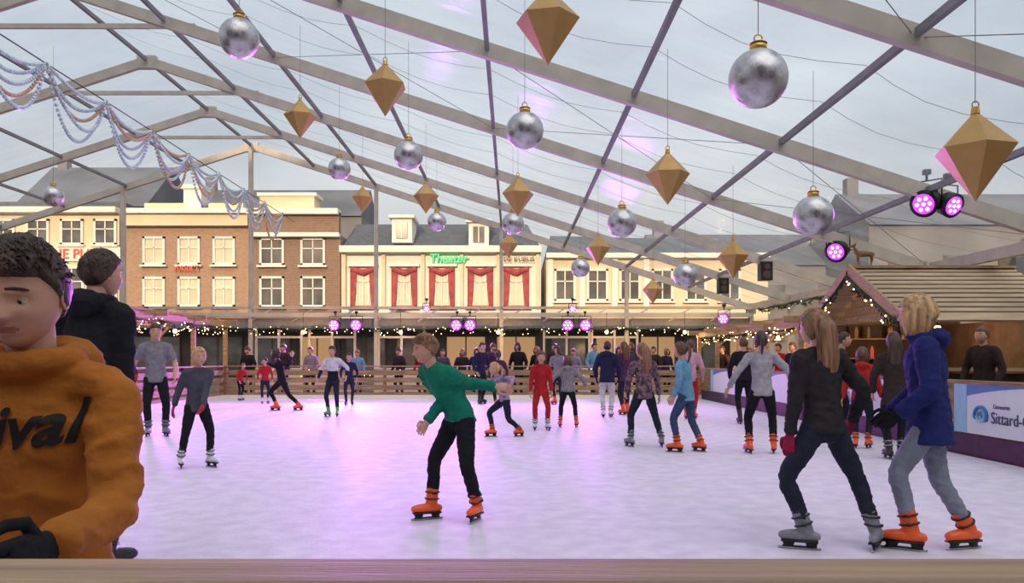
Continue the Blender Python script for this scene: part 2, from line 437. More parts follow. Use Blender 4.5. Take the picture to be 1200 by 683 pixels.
# ------------------------------------------------------------------ camera
cam=bpy.data.cameras.new('camera');co=bpy.data.objects.new('camera',cam);sc.collection.objects.link(co)
co.location=(0,0,CZ);co.rotation_euler=(math.radians(90),0,0);cam.lens=28;cam.sensor_width=36;cam.shift_y=78.5/1200
cam.clip_start=.05;cam.clip_end=500;sc.camera=co
# ------------------------------------------------------------------ world
w=bpy.data.worlds.new('sky');sc.world=w;w.use_nodes=True;nt=w.node_tree;N=nt.nodes;L=nt.links
bg=N['Background'];tc=N.new('ShaderNodeTexCoord');sx=N.new('ShaderNodeSeparateXYZ');L.new(tc.outputs['Generated'],sx.inputs[0])
cr=N.new('ShaderNodeValToRGB');e=cr.color_ramp.elements;e[0].position=0;e[0].color=(*S(212,206,198),1);e[1].position=.75;e[1].color=(*S(178,190,202),1)
m_=cr.color_ramp.elements.new(.3);m_.color=(*S(204,213,221),1)
L.new(sx.outputs['Z'],cr.inputs[0])
mp=N.new('ShaderNodeMapping');mp.inputs['Scale'].default_value=(1,1,3);L.new(tc.outputs['Generated'],mp.inputs[0])
nz=N.new('ShaderNodeTexNoise');nz.inputs['Scale'].default_value=2.2;nz.inputs['Detail'].default_value=6;L.new(mp.outputs[0],nz.inputs['Vector'])
c2=N.new('ShaderNodeValToRGB');c2.color_ramp.elements[0].position=.35;c2.color_ramp.elements[0].color=(.66,.69,.72,1);c2.color_ramp.elements[1].position=.65;c2.color_ramp.elements[1].color=(1.,.985,.965,1)
L.new(nz.outputs['Fac'],c2.inputs[0])
mx=N.new('ShaderNodeMixRGB');mx.blend_type='MULTIPLY';mx.inputs[0].default_value=1;L.new(cr.outputs[0],mx.inputs[1]);L.new(c2.outputs[0],mx.inputs[2])
L.new(mx.outputs[0],bg.inputs[0]);bg.inputs[1].default_value=1.3
def sun(name,en,col,ang,rot):
    sl=bpy.data.lights.new(name,'SUN');sl.energy=en;sl.color=col;sl.angle=ang
    so=bpy.data.objects.new(name,sl);sc.collection.objects.link(so);so.rotation_euler=rot
sun('low_evening_sun',3.6,(1,.76,.5),.01,(math.radians(76),0,math.radians(-8)))
sun('skylight_fill',1.75,(1,.94,.87),math.radians(65),(math.radians(28),math.radians(12),0))  # extra overhead fill added on top of the world sky to brighten the interior
# ------------------------------------------------------------------ ground / ice
GR=mat('paving',S(80,74,72),.8,0,.3,1.5,.2,8)
g=MB();g.box((0,40,-.26),(260,260,.5),GR);g.build('ground',smooth=False)
ICE=mat('rink_ice',S(210,202,218),.6,0,0,5,.25,26,col2=S(226,219,233),spec=.24)
g=MB();g.box((-1.6,13.35,-.02),(15.4,24.9,.04),ICE);g.build('ice_rink_floor',smooth=False)
# ------------------------------------------------------------------ marquee tent
RX,RZ=-9.8,9.4;SL=.323;EX=9.0;LX=RX-18.8
FY=[30-4.3*i for i in range(9)]
rz=lambda X:RZ-SL*abs(X-RX)
tent=empty('marquee_tent')
f=MB()
for i,Y in enumerate(FY):
    for ex in(EX,LX):
        f.beam((RX,Y,RZ-.12),(ex,Y,rz(ex)-.12),.13,.24,ALU)
        f.beam((ex,Y,0),(ex,Y,rz(ex)),.14,.22,ALU)
    if i>0: f.beam((RX-3.0,Y,RZ-.97),(RX+3.0,Y,RZ-.97),.07,.1,ALU)
    f.box((RX,Y,RZ-.15),(.5,.16,.34),ALU)
    f.box((EX,Y,rz(EX)-.15),(.34,.2,.4),ALU)
f.build('frame_rafters',tent,False)
f=MB()
for ex in(EX,LX):
    for k in range(0 if ex==EX else 1,9):
        X=RX+(ex-RX)*k/8
        f.beam((X,FY[-1],rz(X)-.09),(X,FY[0],rz(X)-.09),.07 if k<8 else .14,.09 if k<8 else .22,ALUD if k<8 else ALU)
for (i,j) in((3,4),(5,6)):
    for k in range(0,8,2):
        for ex in(EX,LX):
            a=RX+(ex-RX)*k/8;b=RX+(ex-RX)*(k+2)/8
            f.tube([(a,FY[i],rz(a)-.12),(b,FY[j],rz(b)-.12)],.006,ALUD,6);f.tube([(b,FY[i],rz(b)-.12),(a,FY[j],rz(a)-.12)],.006,ALUD,6)
for i in range(len(FY)-1):
    for q in(.36,.68):
        Y=FY[i]-4.3*q;pts=[]
        for k in range(0,41):
            X=RX+(EX-RX)*k/40;pts.append((X,Y+.45*abs(math.sin(math.pi*k/5))-.2,rz(X)+.015))
        f.tube(pts,.004,ALUD,4)
f.build('purlins_and_cables',tent,False)
PV=bpy.data.materials.new('clear_pvc');PV.use_nodes=True;nt=PV.node_tree;N=nt.nodes;L=nt.links
b=N['Principled BSDF'];b.inputs['Base Color'].default_value=(*S(195,198,202),1);b.inputs['Roughness'].default_value=.18
tl_=N.new('ShaderNodeBsdfTranslucent');tl_.inputs[0].default_value=(.80,.82,.84,1)
hm=N.new('ShaderNodeMixShader');hm.inputs[0].default_value=.5;L.new(b.outputs[0],hm.inputs[1]);L.new(tl_.outputs[0],hm.inputs[2])
tr=N.new('ShaderNodeBsdfTransparent');tr.inputs[0].default_value=(.955,.965,.975,1)
ms=N.new('ShaderNodeMixShader');nz=N.new('ShaderNodeTexNoise');nz.inputs['Scale'].default_value=.8;nz.inputs['Detail'].default_value=6
tc=N.new('ShaderNodeTexCoord');mp=N.new('ShaderNodeMapping');mp.inputs['Scale'].default_value=(.4,2,1);L.new(tc.outputs['Object'],mp.inputs[0]);L.new(mp.outputs[0],nz.inputs['Vector'])
mr=N.new('ShaderNodeMapRange');mr.inputs[1].default_value=.3;mr.inputs[2].default_value=.7;mr.inputs[3].default_value=.06;mr.inputs[4].default_value=.26
L.new(nz.outputs['Fac'],mr.inputs[0]);L.new(mr.outputs[0],ms.inputs[0]);L.new(tr.outputs[0],ms.inputs[1]);L.new(hm.outputs[0],ms.inputs[2]);L.new(ms.outputs[0],N['Material Output'].inputs[0])
bp=N.new('ShaderNodeBump');bp.inputs['Strength'].default_value=.5;bp.inputs['Distance'].default_value=.1;L.new(nz.outputs['Fac'],bp.inputs['Height']);L.new(bp.outputs[0],b.inputs['Normal'])
f=MB()
for ex in(EX,LX):
    nx=48;ny=64;vs=[];fs=[]
    for i in range(nx+1):
        for j in range(ny+1):
            X=RX+(ex-RX)*i/nx;Y=FY[-1]+(FY[0]-FY[-1])*j/ny
            vs.append((X,Y,rz(X)+.03-.05*abs(math.sin(math.pi*j/8))*1))
    for i in range(nx):
        for j in range(ny):
            a=i*(ny+1)+j;fs.append((a,a+1,a+ny+2,a+ny+1))
    f.add(vs,fs,PV)
f.build('roof_membrane',tent,True)
PG=PV.copy();PG.name='clear_pvc_gable'
for n in PG.node_tree.nodes:
    if n.type=='MAP_RANGE':n.inputs[3].default_value=.03;n.inputs[4].default_value=.09
f=MB()
GY=30.05
f.add([(LX,GY,3.3),(RX,GY,RZ),(EX,GY,3.3)],[(0,1,2)],PG)
f.add([(LX,FY[-1],0),(LX,30,0),(LX,30,rz(LX)),(LX,FY[-1],rz(LX))],[(0,1,2,3)],PG)
f.build('gable_and_side_sheets',tent,False)
f=MB()
for X in(-24.1,-19.3,-14.6,-9.8,-5.1,-.4,4.3): f.beam((X,29.9,0),(X,29.9,rz(X)-.1),.13,.2,ALU)
FAS=mat('gable_fascia',S(190,184,172),.6,0,.12,1);FAG=mat('fascia_grey',S(140,136,132),.6)
f.box((RX,29.85,2.93),(37.6,.2,.16),FAS);f.box((RX,29.86,3.2),(37.6,.12,.1),FAS);f.box((RX,29.95,2.62),(37.6,.08,.38),FAG)
for k in range(24):
    X=LX+37.6*k/24;f.beam((X,29.86,2.7),(X+.78,29.86,3.15),.05,.05,FAS)
for X0 in(-9.6,-7.6,-5.0,1.2,3.0):
    for q in(0,.85,1.7): f.beam((X0+q,29.9,0),(X0+q,29.9,2.5),.08,.08,FAS)
    f.box((X0+.85,29.9,2.1),(1.7,.06,.08),FAS);f.box((X0+.85,29.9,.5),(1.7,.04,.9),FAS)
f.build('gable_posts_and_beam',tent,False)
# ------------------------------------------------------------------ garlands
PINE=mat('pine_garland',S(42,56,38),.8,0,.4,10);BULB=mat('fairy_bulb',(1,.75,.45),.4,emit=(1,.66,.3),es=7)
def garland(name,pts,n,dens=1.0,r=.016):
    f=MB()
    P=[V(p) for p in pts]
    for i in range(len(P)-1):
        a,b=P[i],P[i+1];L_=(b-a).length;k=int(L_*26*dens)
        f.tube([a,(a+b)/2-V((0,0,.03)),b],.03 if dens>.1 else .008,PINE,6)
        for q in range(k):
            t=random.random();p=a.lerp(b,t)-V((0,0,.12*math.sin(math.pi*t)));d=V((random.gauss(0,1),random.gauss(0,1),random.gauss(0,1))).normalized()
            f.tube([p,p+d*random.uniform(.07,.16)],[.018,.003],PINE,4)
        for q in range(int(L_*n)):
            t=random.random();p=a.lerp(b,t)-V((0,0,.12*math.sin(math.pi*t)))+V((random.uniform(-.1,.1),-.1,random.uniform(-.16,.1)))
            f.ell(p,(r,r,r),BULB,None,6,4)
    return f.build(name)
garland('pine_garland_with_lights',[(x,29.6,2.42) for x in np.arange(-15.2,8.9,1.6)],7)
BE=mat('glass_beads',S(205,220,228),.12,.4,.2,20);BE2=mat('amber_beads',S(205,176,146),.2,.3,.2,20)
f=MB();f.tube([(-7.9,FY[-1]+1,6.35),(-8.05,29.5,6.35)],.012,BLACK,5)
for s in range(9):
    y0=9.6+s*2.0;y1=y0+2.0
    for st in range(5):
        sag=.3+.25*st;ph=random.uniform(-.1,.1);n=36
        for k in range(n):
            t=k/(n-1);z=6.33-sag*4*t*(1-t)*.8
            p=(-7.95+ph*math.sin(math.pi*t),y0+(y1-y0)*t,z)
            f.ell(p,(.036,.036,.036),BE if (s+st)%4 else BE2,None,6,4)
f.build('bead_swag_garland')
# ------------------------------------------------------------------ ornaments
def ballmat():
    m=bpy.data.materials.new('silver_bauble_foil');m.use_nodes=True;nt=m.node_tree;N=nt.nodes;L=nt.links;b=N['Principled BSDF']
    tc=N.new('ShaderNodeTexCoord');vz=N.new('ShaderNodeTexVoronoi');vz.inputs['Scale'].default_value=9;vz.inputs['Randomness'].default_value=1
    L.new(tc.outputs['Object'],vz.inputs['Vector']);nz=N.new('ShaderNodeTexNoise');nz.inputs['Scale'].default_value=9;nz.inputs['Detail'].default_value=8;nz.inputs['Roughness'].default_value=.7;L.new(tc.outputs['Object'],nz.inputs['Vector'])
    mx=N.new('ShaderNodeMixRGB');mx.inputs[0].default_value=.7;L.new(vz.outputs['Distance'],mx.inputs[1]);L.new(nz.outputs['Fac'],mx.inputs[2])
    cr=N.new('ShaderNodeValToRGB');cr.color_ramp.elements[0].position=.3;cr.color_ramp.elements[0].color=(*S(160,156,158),1);cr.color_ramp.elements[1].position=.6;cr.color_ramp.elements[1].color=(*S(212,210,212),1)
    L.new(mx.outputs[0],cr.inputs[0]);L.new(cr.outputs[0],b.inputs['Base Color']);b.inputs['Metallic'].default_value=.8
    mr=N.new('ShaderNodeMapRange');mr.inputs[1].default_value=.25;mr.inputs[2].default_value=.6;mr.inputs[3].default_value=.12;mr.inputs[4].default_value=.42;L.new(mx.outputs[0],mr.inputs[0]);L.new(mr.outputs[0],b.inputs['Roughness'])
    bp=N.new('ShaderNodeBump');bp.inputs['Strength'].default_value=.4;bp.inputs['Distance'].default_value=.02;L.new(mx.outputs[0],bp.inputs['Height']);L.new(bp.outputs[0],b.inputs['Normal'])
    return m
BALL=ballmat();GOLD=mat('gold_cap',S(226,182,92),.3,.7,.08);GOLDM=mat('gold_satin',S(194,152,88),.42,.3,.06,6,.1,40)
def hang(name,X,Y,Z,kind):
    f=MB();top=rz(X)-Z-.05
    if kind=='ball':
        f.ell((0,0,0),(.25,.25,.25),BALL,None,36,24)
        f.tube([(0,0,.235),(0,0,.30)],[.075,.07],GOLD,18);f.tube([(0,0,.30),(0,0,.315)],[.078,.05],GOLD,18)
        pts=[(.035*math.cos(a),0,.345+.035*math.sin(a)) for a in np.linspace(0,2*math.pi,13)];f.tube(pts,.007,GOLD,6);b0=.37
    else:
        n=6;a0=random.uniform(0,1);vs=[(.3*math.cos(a0+2*math.pi*k/n),.3*math.sin(a0+2*math.pi*k/n),.05) for k in range(n)]+[(0,0,.36),(0,0,-.37)]
        f.add(vs,[(k,(k+1)%n,n) for k in range(n)]+[((k+1)%n,k,n+1) for k in range(n)],GOLDM)
        f.tube([(0,0,.33),(0,0,.385)],[.035,.03],GOLD,12);pts=[(.028*math.cos(a),0,.405+.028*math.sin(a)) for a in np.linspace(0,2*math.pi,11)];f.tube(pts,.006,GOLD,6);b0=.42
    f.tube([(0,0,b0),(0,0,top)],.0035,ALUD,5)
    o=f.build(name,smooth=(kind=='ball'));o.location=(X,Y,Z)
for p in[(-3.46,10.1,5.36),(2.12,6.86,3.71),(.17,10.6,4.33),(-1.78,13.7,4.79),(-3.88,17.9,5.56),(-11.17,19.4,5.25),(-2.0,21.2,4.94),(.02,17.9,4.33),(1.89,13.7,3.63),(3.82,10.1,3.11),(1.82,21.2,3.71),(3.63,16.7,3.05)]: hang('silver_bauble',*p,'ball')
for p in[(.33,7.37,4.38),(-1.72,10.8,4.95),(-3.91,14.7,5.73),(2.11,10.8,3.75),(3.70,6.36,2.92),(.11,14.7,4.29),(-2.02,18.7,5.07),(-4.03,21.5,5.59),(-.1,23.3,4.6),(2.02,18.7,3.85),(4.08,14.7,3.14),(4.12,23.3,3.27)]: hang('gold_diamond_ornament',*p,'d')
# ------------------------------------------------------------------ lights
PUR=mat('purple_led',(.3,.05,.6),.3,emit=(.5,.03,1),es=2.6);PURW=mat('purple_led_core',(1,.8,1),.3,emit=(.85,.16,1),es=12)
def spot(X,Y,Z,tx,ty,en=0,r=.14,on=True,ang=60,L0=.24,lens=.98):
    f=MB();d=(V((tx,ty,0))-V((X,Y,Z))).normalized();c=V((0,0,0))
    f.tube([c-d*L0,c-d*(L0*.85),c-d*.05,c+d*.03],[r*.5,r*.85,r,r*1.05],BLACK,18)
    f.tube([c+d*.031,c+d*.04],[r*lens,r*lens],PUR if on else BLACK,18)
    s=d.cross(V((0,0,1))).normalized();u=s.cross(d)
    if on:
        for k in range(7):
            q=c if k==6 else c+(s*math.cos(k*math.pi/3)+u*math.sin(k*math.pi/3))*r*.6*lens
            f.tube([q+d*.04,q+d*.046],[r*.2*lens,r*.2*lens],PURW,8)
    f.tube([c-d*.1+s*r*1.1,c-d*.1+s*r*1.1+V((0,0,r*1.6)),c-d*.1-s*r*1.1+V((0,0,r*1.6)),c-d*.1-s*r*1.1],.014,BLACK,6)
    f.tube([c-d*.1+V((0,0,r*1.6)),c-d*.1+V((0,0,r*1.6+.12))],.02,BLACK,8)
    f.box(c-d*.1+V((0,0,r*1.6+.14)),(.1,.1,.08),BLACK)
    o=f.build('stage_spotlight');o.location=(X,Y,Z)
    if en:
        l=bpy.data.lights.new('purple_beam','SPOT');l.energy=en;l.color=(.62,.12,1);l.spot_size=math.radians(ang);l.spot_blend=1;l.shadow_soft_size=.35
        lo=bpy.data.objects.new('purple_beam',l);sc.collection.objects.link(lo);lo.location=V((X,Y,Z))+d*.08
        lo.rotation_euler=d.to_track_quat('-Z','Y').to_euler()
for X,tx in((-6.55,-9),(-5.75,-5.5),(-2.05,-5),(-1.55,-1),(2.06,1),(2.7,3)): spot(X,29.35,2.53,tx,16,(4600 if X<-5 else 3000) if X<-1.8 else 1500,.2,ang=76)
spot(-13.0,27,2.6,-7,14,5000,.17);spot(-12.4,27,2.6,-5,10.5,4200,.17);spot(6.9,26,2.6,2,16,300,.17)
spot(-3.1,28.9,3.1,-2,14,0,.12);spot(2.2,28.9,3.1,2,14,0,.12)
spot(6.60,12.75,3.78,0,7,150,.21,L0=.4,lens=.78);spot(7.02,12.7,3.74,9.5,5,60,.19,L0=.4,lens=.78)
spot(6.96,17.1,3.6,1,11,100,.23,L0=.4,lens=.78)
for X,Y in((6.8,21.4),(6.8,25.7)):
    f=MB();f.box((0,0,0),(.32,.3,.5),BLACK);
    for z,r in((.12,.08),(-.1,.11)): f.tube([(0,-.15,z),(0,-.165,z)],[r,r],WOODD,16)
    f.tube([(0,0,.25),(0,0,rz(X)-3.64-.26)],.02,BLACK,6);o=f.build('loudspeaker',smooth=False);o.location=(X,Y,3.64)
ADDED_GLOBE=mat('added_warm_globe',(1,.8,.5),.4,emit=(1,.62,.28),es=6)
def added_lamp(X,Y,Z,en,r=.07,cord=.3):  # invented pendant with point light, added to warm pergolas, walkway and chalet
    f=MB();f.ell((0,0,0),(r,r,r),ADDED_GLOBE,None,14,10);f.tube([(0,0,r*.9),(0,0,r*1.5)],[r*.5,r*.35],BLACK,12);f.tube([(0,0,r*1.4),(0,0,cord)],.008,BLACK,6)
    o=f.build('added_pendant_lamp');o.location=(X,Y,Z)
    l=bpy.data.lights.new('added_warm_fill','POINT');l.energy=en;l.color=(1,.62,.3);l.shadow_soft_size=.08
    lo=bpy.data.objects.new('added_warm_fill',l);lo.location=(X,Y,Z-.12);sc.collection.objects.link(lo)
for X,Y,Z,en in((7.7,19.6,1.9,55),(7.7,23,1.9,65),(7.7,26.5,1.9,65),(-11,18.6,2.2,50),(-11,22.5,2.2,60),(-11,26,2.2,60)): added_lamp(X,Y,Z,en)
for X in(-7.5,-4,-.5,3.4,6.2): added_lamp(X,28.6,2.25,65,.065,.7)
added_lamp(7.8,14.6,1.85,50,.06,.9)
# ------------------------------------------------------------------ buildings outside
s_=50/933.;ux=lambda p:(p-600)*s_;uz=lambda p:CZ+(420-p)*s_
CREAM=mat('cream_render',S(226,206,168),.85,0,.08,.6);WHITE=mat('white_paint',S(236,228,212),.7,0,.05,.6)
def brickm(name,c,c2):
    m=bpy.data.materials.new(name);m.use_nodes=True;nt=m.node_tree;N=nt.nodes;L=nt.links;b=N['Principled BSDF'];b.inputs['Roughness'].default_value=.9
    tc=N.new('ShaderNodeTexCoord');mp=N.new('ShaderNodeMapping');mp.inputs['Rotation'].default_value=(math.radians(-90),0,0);L.new(tc.outputs['Object'],mp.inputs[0])
    br=N.new('ShaderNodeTexBrick');br.inputs['Scale'].default_value=3;br.inputs['Color1'].default_value=(*c,1);br.inputs['Color2'].default_value=(*c2,1);br.inputs['Mortar'].default_value=(*S(170,150,130),1)
    L.new(mp.outputs[0],br.inputs['Vector']);L.new(br.outputs[0],b.inputs['Base Color']);return m
BR1=brickm('brick_tan',S(176,138,108),S(158,120,92));BR2=brickm('brick_brown',S(142,106,84),S(126,92,72))
SLATE=mat('slate_roof',S(84,86,90),.7,0,.2,3);GLASS=mat('window_glass',S(110,104,98),.12,.2,.4,.8);GLOW=mat('shop_window_warm',S(90,60,40),.3,emit=(1,.58,.26),es=.4);CURT=mat('red_curtain',S(166,66,62),.8,0,.25,3)
WGL=mat('window_with_blind',S(206,192,160),.4,0,.12,.9)
REDS=mat('red_sign',S(200,60,40),.5,emit=(1,.2,.1),es=.3);GRNS=mat('green_neon_sign',S(40,190,110),.5,emit=(.1,1,.45),es=.4);DARKF=mat('ground_floor_dark',S(62,52,46),.7,0,.3,1)
BY=50.
def win(f,x,z,w,h,fr=WHITE,gl=None,nx=2,nz=2,fw=.14,sill=True):
    y=BY
    f.box((x,y+.02,z),(w,.1,h),gl or GLASS)
    for q in(-1,1):f.box((x+q*(w/2),y-.06,z),(fw,.14,h+fw),fr);f.box((x,y-.06,z+q*(h/2)),(w+fw,.14,fw),fr)
    for k in range(1,nx):f.box((x-w/2+w*k/nx,y-.05,z),(.07,.1,h),fr)
    for k in range(1,nz):f.box((x,y-.05,z-h/2+h*(.62 if nz==2 else k/nz)),(w,.1,.07),fr)
    if sill:f.box((x,y-.12,z-h/2-.12),(w+.4,.3,.12),fr)
def shop(f,x0,x1):
    f.box(((x0+x1)/2,BY-.05,1.8),(x1-x0,.12,3.6),DARKF)
    n=max(2,int((x1-x0)/2.6));wd=(x1-x0)/n
    for k in range(n):
        cx=x0+wd*(k+.5);f.box((cx,BY-.14,1.5),(wd*.78,.08,2.3),GLOW if random.random()<.6 else GLASS)
        for q in(-1,0,1):f.box((cx+q*wd*.39,BY-.2,1.5),(.08,.08,2.4),WOODD)
    f.box(((x0+x1)/2,BY-.5,3.3),(x1-x0,1.0,.25),WOODD)
def body(f,a,b,top,m,depth=10): f.box(((a+b)/2,BY+depth/2,top/2),(b-a-.02,depth,top),m)
f=MB();a,b=ux(-60),ux(140);body(f,a,b,uz(250),CREAM)
f.box(((a+b)/2,BY-.2,uz(247)),(b-a,.7,.35),WHITE)
for px in(-30,5,45,85,124):win(f,ux(px),uz(272),1.3,1.5,fr=WHITE);win(f,ux(px),uz(335),1.4,2.3)
f.box((ux(60),BY-.1,uz(298)),(9,.1,.9),WHITE);shop(f,a,b);f.box(((a+b)/2,BY+5,uz(243)),(b-a,9,.9),SLATE)
A=f.build('cream_corner_building',smooth=False);text('sign_letters','BRASSERIE PLIER',.85,(ux(10),BY-.2,uz(303)),(math.pi/2,0,0),REDS,A,.04)
f=MB();a,b=ux(148),ux(293);body(f,a,b,uz(262),BR1)
f.box(((a+b)/2,BY-.15,uz(258)),(b-a,.6,.8),CREAM);f.box(((a+b)/2,BY-.3,uz(249)),(b-a,.9,.3),WHITE);f.box(((a+b)/2,BY+4,uz(248)),(b-a-2,7,1.2),SLATE)
f.box((ux(222),BY+1,uz(232)),(1.1,1.1,1.9),WHITE);f.box((ux(222),BY+1,uz(217)),(1.4,1.4,.25),WHITE);f.box((ux(190),BY+1,uz(243)),(2.6,1.2,.7),CREAM);f.box((ux(262),BY+1,uz(243)),(2.2,1.2,.7),CREAM)
for px in(181,222,263):win(f,ux(px),uz(294),1.25,1.65,gl=WGL);win(f,ux(px),uz(342),1.25,1.75,gl=WGL)
shop(f,a,b);B_=f.build('tan_brick_townhouse',smooth=False);text('sign_letters','MARKT',.5,(ux(205),BY-.3,uz(318)),(math.pi/2,0,0),REDS,B_,.03)
f=MB();a,b=ux(294),ux(399);body(f,a,b,uz(275),BR2)
f.box(((a+b)/2,BY-.15,uz(262)),(b-a,.6,1.3),BR2);f.box(((a+b)/2,BY-.35,uz(250)),(b-a,1,.35),WHITE);f.box(((a+b)/2,BY-.25,uz(276)),(b-a,.5,.25),WHITE)
f.box((ux(338),BY+.5,uz(238)),(3.4,1.6,1.0),CREAM);f.box((ux(338),BY+.5,uz(229)),(3.7,1.8,.2),WHITE)
for px in(319,367):win(f,ux(px),uz(295),1.4,1.6);win(f,ux(px),uz(342),1.4,1.8)
shop(f,a,b);f.build('brown_brick_townhouse',smooth=False)
f=MB();a,b=ux(400),ux(634);body(f,a,b,uz(292),WHITE)
f.box(((a+b)/2,BY-.25,uz(293)),(b-a,.8,.4),WHITE)
f.add([(a,BY,uz(291)),(b,BY,uz(291)),(b-.8,BY+3.5,uz(252)),(a+.3,BY+3.5,uz(252)),(a,BY+10,uz(291)),(b,BY+10,uz(291)),(b-.8,BY+8,uz(252)),(a+.3,BY+8,uz(252))],[(0,1,2,3),(3,2,6,7),(1,5,6,2),(0,3,7,4),(4,7,6,5)],SLATE)
for px,py in((471,270),(561,275)):
    f.box((ux(px),BY+1.2,uz(py)),(1.25,2.4,1.5),WHITE);f.box((ux(px),BY-.05,uz(py)),(.7,.1,1.0),GLASS);f.box((ux(px),BY-.1,uz(py)),(.06,.1,1),WHITE);f.box((ux(px),BY+1.1,uz(py-16)),(1.6,2.7,.18),WHITE)
for px in(426,474,518,563,605):
    x=ux(px);win(f,x,uz(336),1.5,2.5,fr=CURT,gl=WGL,nx=1,nz=1,fw=.12)
    for q in(-.42,.42):f.box((x+q*.9,BY-.08,uz(340)),(.07,.08,2.2),WHITE)
    f.box((x,BY-.08,uz(330)),(.8,.08,.07),WHITE);f.box((x,BY-.09,uz(340)),(.07,.08,2.2),WHITE)
    for q in(-1,1): f.tube([(x+q*.58,BY-.12,uz(314)),(x+q*.56,BY-.12,uz(336)),(x+q*.64,BY-.12,uz(358))],[(.24,.04),(.14,.04),(.12,.04)],CURT,8)
    f.tube([(x-.75,BY-.14,uz(315)),(x,BY-.14,uz(320)),(x+.75,BY-.14,uz(315))],[.16,.22,.16],CURT,8)
    f.box((x,BY-.18,uz(311)),(1.9,.2,.18),WHITE)
for px in(404,450,496,541,584,630):f.box((ux(px),BY-.12,uz(328)),(.22,.2,3.6),CREAM)
shop(f,a,b);D_=f.build('white_theatre_cafe',smooth=False)
text('sign_letters','Theater',.75,(ux(503),BY-.35,uz(308)),(math.pi/2,0,0),GRNS,D_,.05,.2,offset=.015);text('sign_letters_small','DE KUBUS',.42,(ux(590),BY-.35,uz(307)),(math.pi/2,0,0),WOODD,D_,.03)
f=MB();a,b=ux(640),ux(900);body(f,a,b,uz(300),CREAM)
f.box(((a+b)/2,BY-.2,uz(300)),(b-a,.6,.3),WHITE)
f.add([(a,BY,uz(300)),(b,BY,uz(300)),(b-.5,BY+5,uz(268)),(a+.5,BY+5,uz(262)),(a,BY+10,uz(300)),(b,BY+10,uz(300))],[(0,1,2,3),(4,3,2,5),(0,3,4),(1,5,2)],SLATE)
for k,px in enumerate((662,700,738,776,815,855)):win(f,ux(px),uz(334),1.2,1.9);
for px in(645,682,720,757):f.box((ux(px),BY-.1,uz(330)),(.35,.2,3.2),WHITE)
shop(f,a,b);f.build('cream_shop_row',smooth=False)
DR=mat('distant_roof',S(98,100,106),.9,0,.2,.3);DW=mat('distant_wall',S(122,118,116),.9,0,.15,.3)
def gab(name,x0,x1,y0,y1,ze,zr):
    f=MB();f.box(((x0+x1)/2,(y0+y1)/2,ze/2),(x1-x0,y1-y0,ze),DW);ym=(y0+y1)/2
    f.add([(x0,y0-.3,ze),(x1,y0-.3,ze),(x1,ym,zr),(x0,ym,zr),(x0,y1+.3,ze),(x1,y1+.3,ze)],[(0,1,2,3),(3,2,5,4),(0,3,4),(1,5,2)],DR)
    for k in range(int((x1-x0)/4)):
        f.box((x0+2+4*k,y0-.05,ze*.72),(1.2,.2,1.8),GLASS);f.box((x0+2+4*k,y0-.05,ze*.4),(1.2,.2,1.8),GLASS)
    f.box((x0+1.2,ym,zr+.4),(.9,.9,1.6),DW)
    return f.build(name,smooth=False)
gab('distant_townhouse',-45,-33,72,84,15,20);gab('distant_townhouse',-31,-14,74,84,14.5,18)
gab('distant_townhouse',12,30,66,78,9,12.5);gab('distant_townhouse',26,44,58,70,11,14.5);gab('distant_townhouse',-62,-46,52,66,12,17)
gab('distant_townhouse',34,46,34,48,9,13);gab('distant_townhouse',36,50,12,30,10,14)
gab('unseen_sun_blocker',-48,44,-36,-22,21.8,23)  # unseen block behind the camera, added to keep low sun off the tent
# ------------------------------------------------------------------ rink surround
f=MB();f.box((0,.955,1.025),(9,.11,.045),WOODR);f.box((0,.865,1.018),(9,.06,.05),WOODR);f.box((0,1.0,.93),(9,.03,.12),WOODR)
for z in(.3,.6):f.box((0,1.0,z),(9,.03,.14),WOODR)
for X in np.arange(-4.4,4.5,1.1):f.box((X,.93,.5),(.09,.09,1.0),WOODR)
f.build('wooden_railing_near',smooth=False,bevel=.006)
def fence(name,a,b,h=1.05):
    f=MB();a=V(a);b=V(b);L_=(b-a).length;n=int(L_/1.7)
    for k in range(n+1):
        p=a.lerp(b,k/n);f.box((p.x,p.y,h/2),(.1,.1,h),WOODY)
    d=(b-a).normalized();nrm=V((d.y,-d.x,0))
    for z in(.12,.36,.6,.84):f.beam(a+nrm*.06+V((0,0,z)),b+nrm*.06+V((0,0,z)),.03,.16,WOODY)
    f.beam(a+V((0,0,h)),b+V((0,0,h)),.16,.04,WOODY)
    f.beam(a+nrm*.09+V((0,0,.06)),b+nrm*.09+V((0,0,.06)),.02,.12,WHITE)
    return f.build(name,smooth=False)
fence('wooden_fence_back',(-9.3,25.9,0),(6.2,25.9,0));fence('wooden_fence_left',(-9.4,1.5,0),(-9.4,25.8,0))
f=MB();BNW=mat('banner_white',S(226,230,236),.5,0,.02);BNB=mat('banner_blue',S(60,124,184),.5,0,.05);BNB2=mat('banner_light_blue',S(150,200,226),.5,0,.05);KICK=mat('kick_board_magenta',S(70,34,62),.6,0,.2)
f.box((6.2,13.6,.48),(.06,24.4,.96),WOODY);f.box((6.2,13.6,.98),(.14,24.4,.05),WOODY);f.box((6.155,13.6,.14),(.03,24.4,.28),KICK)
for y0,y1 in((7.2,11.05),(12.9,15.6),(17.0,19.3),(20.2,24.6)):
    f.box((6.15,(y0+y1)/2,.63),(.02,y1-y0,.66),BNW)
    f.box((6.138,y1-.15,.63),(.008,.3,.66),BNB2)
    f.add([(6.136,y1,.96),(6.136,y1,.62)]+[(6.136,y1-(y1-y0)*.5*t,.96-.20*(1-t)**2-.02) for t in np.linspace(0,1,10)]+[(6.136,y1-(y1-y0)*.5,.96)],[tuple(range(13))],BNB)
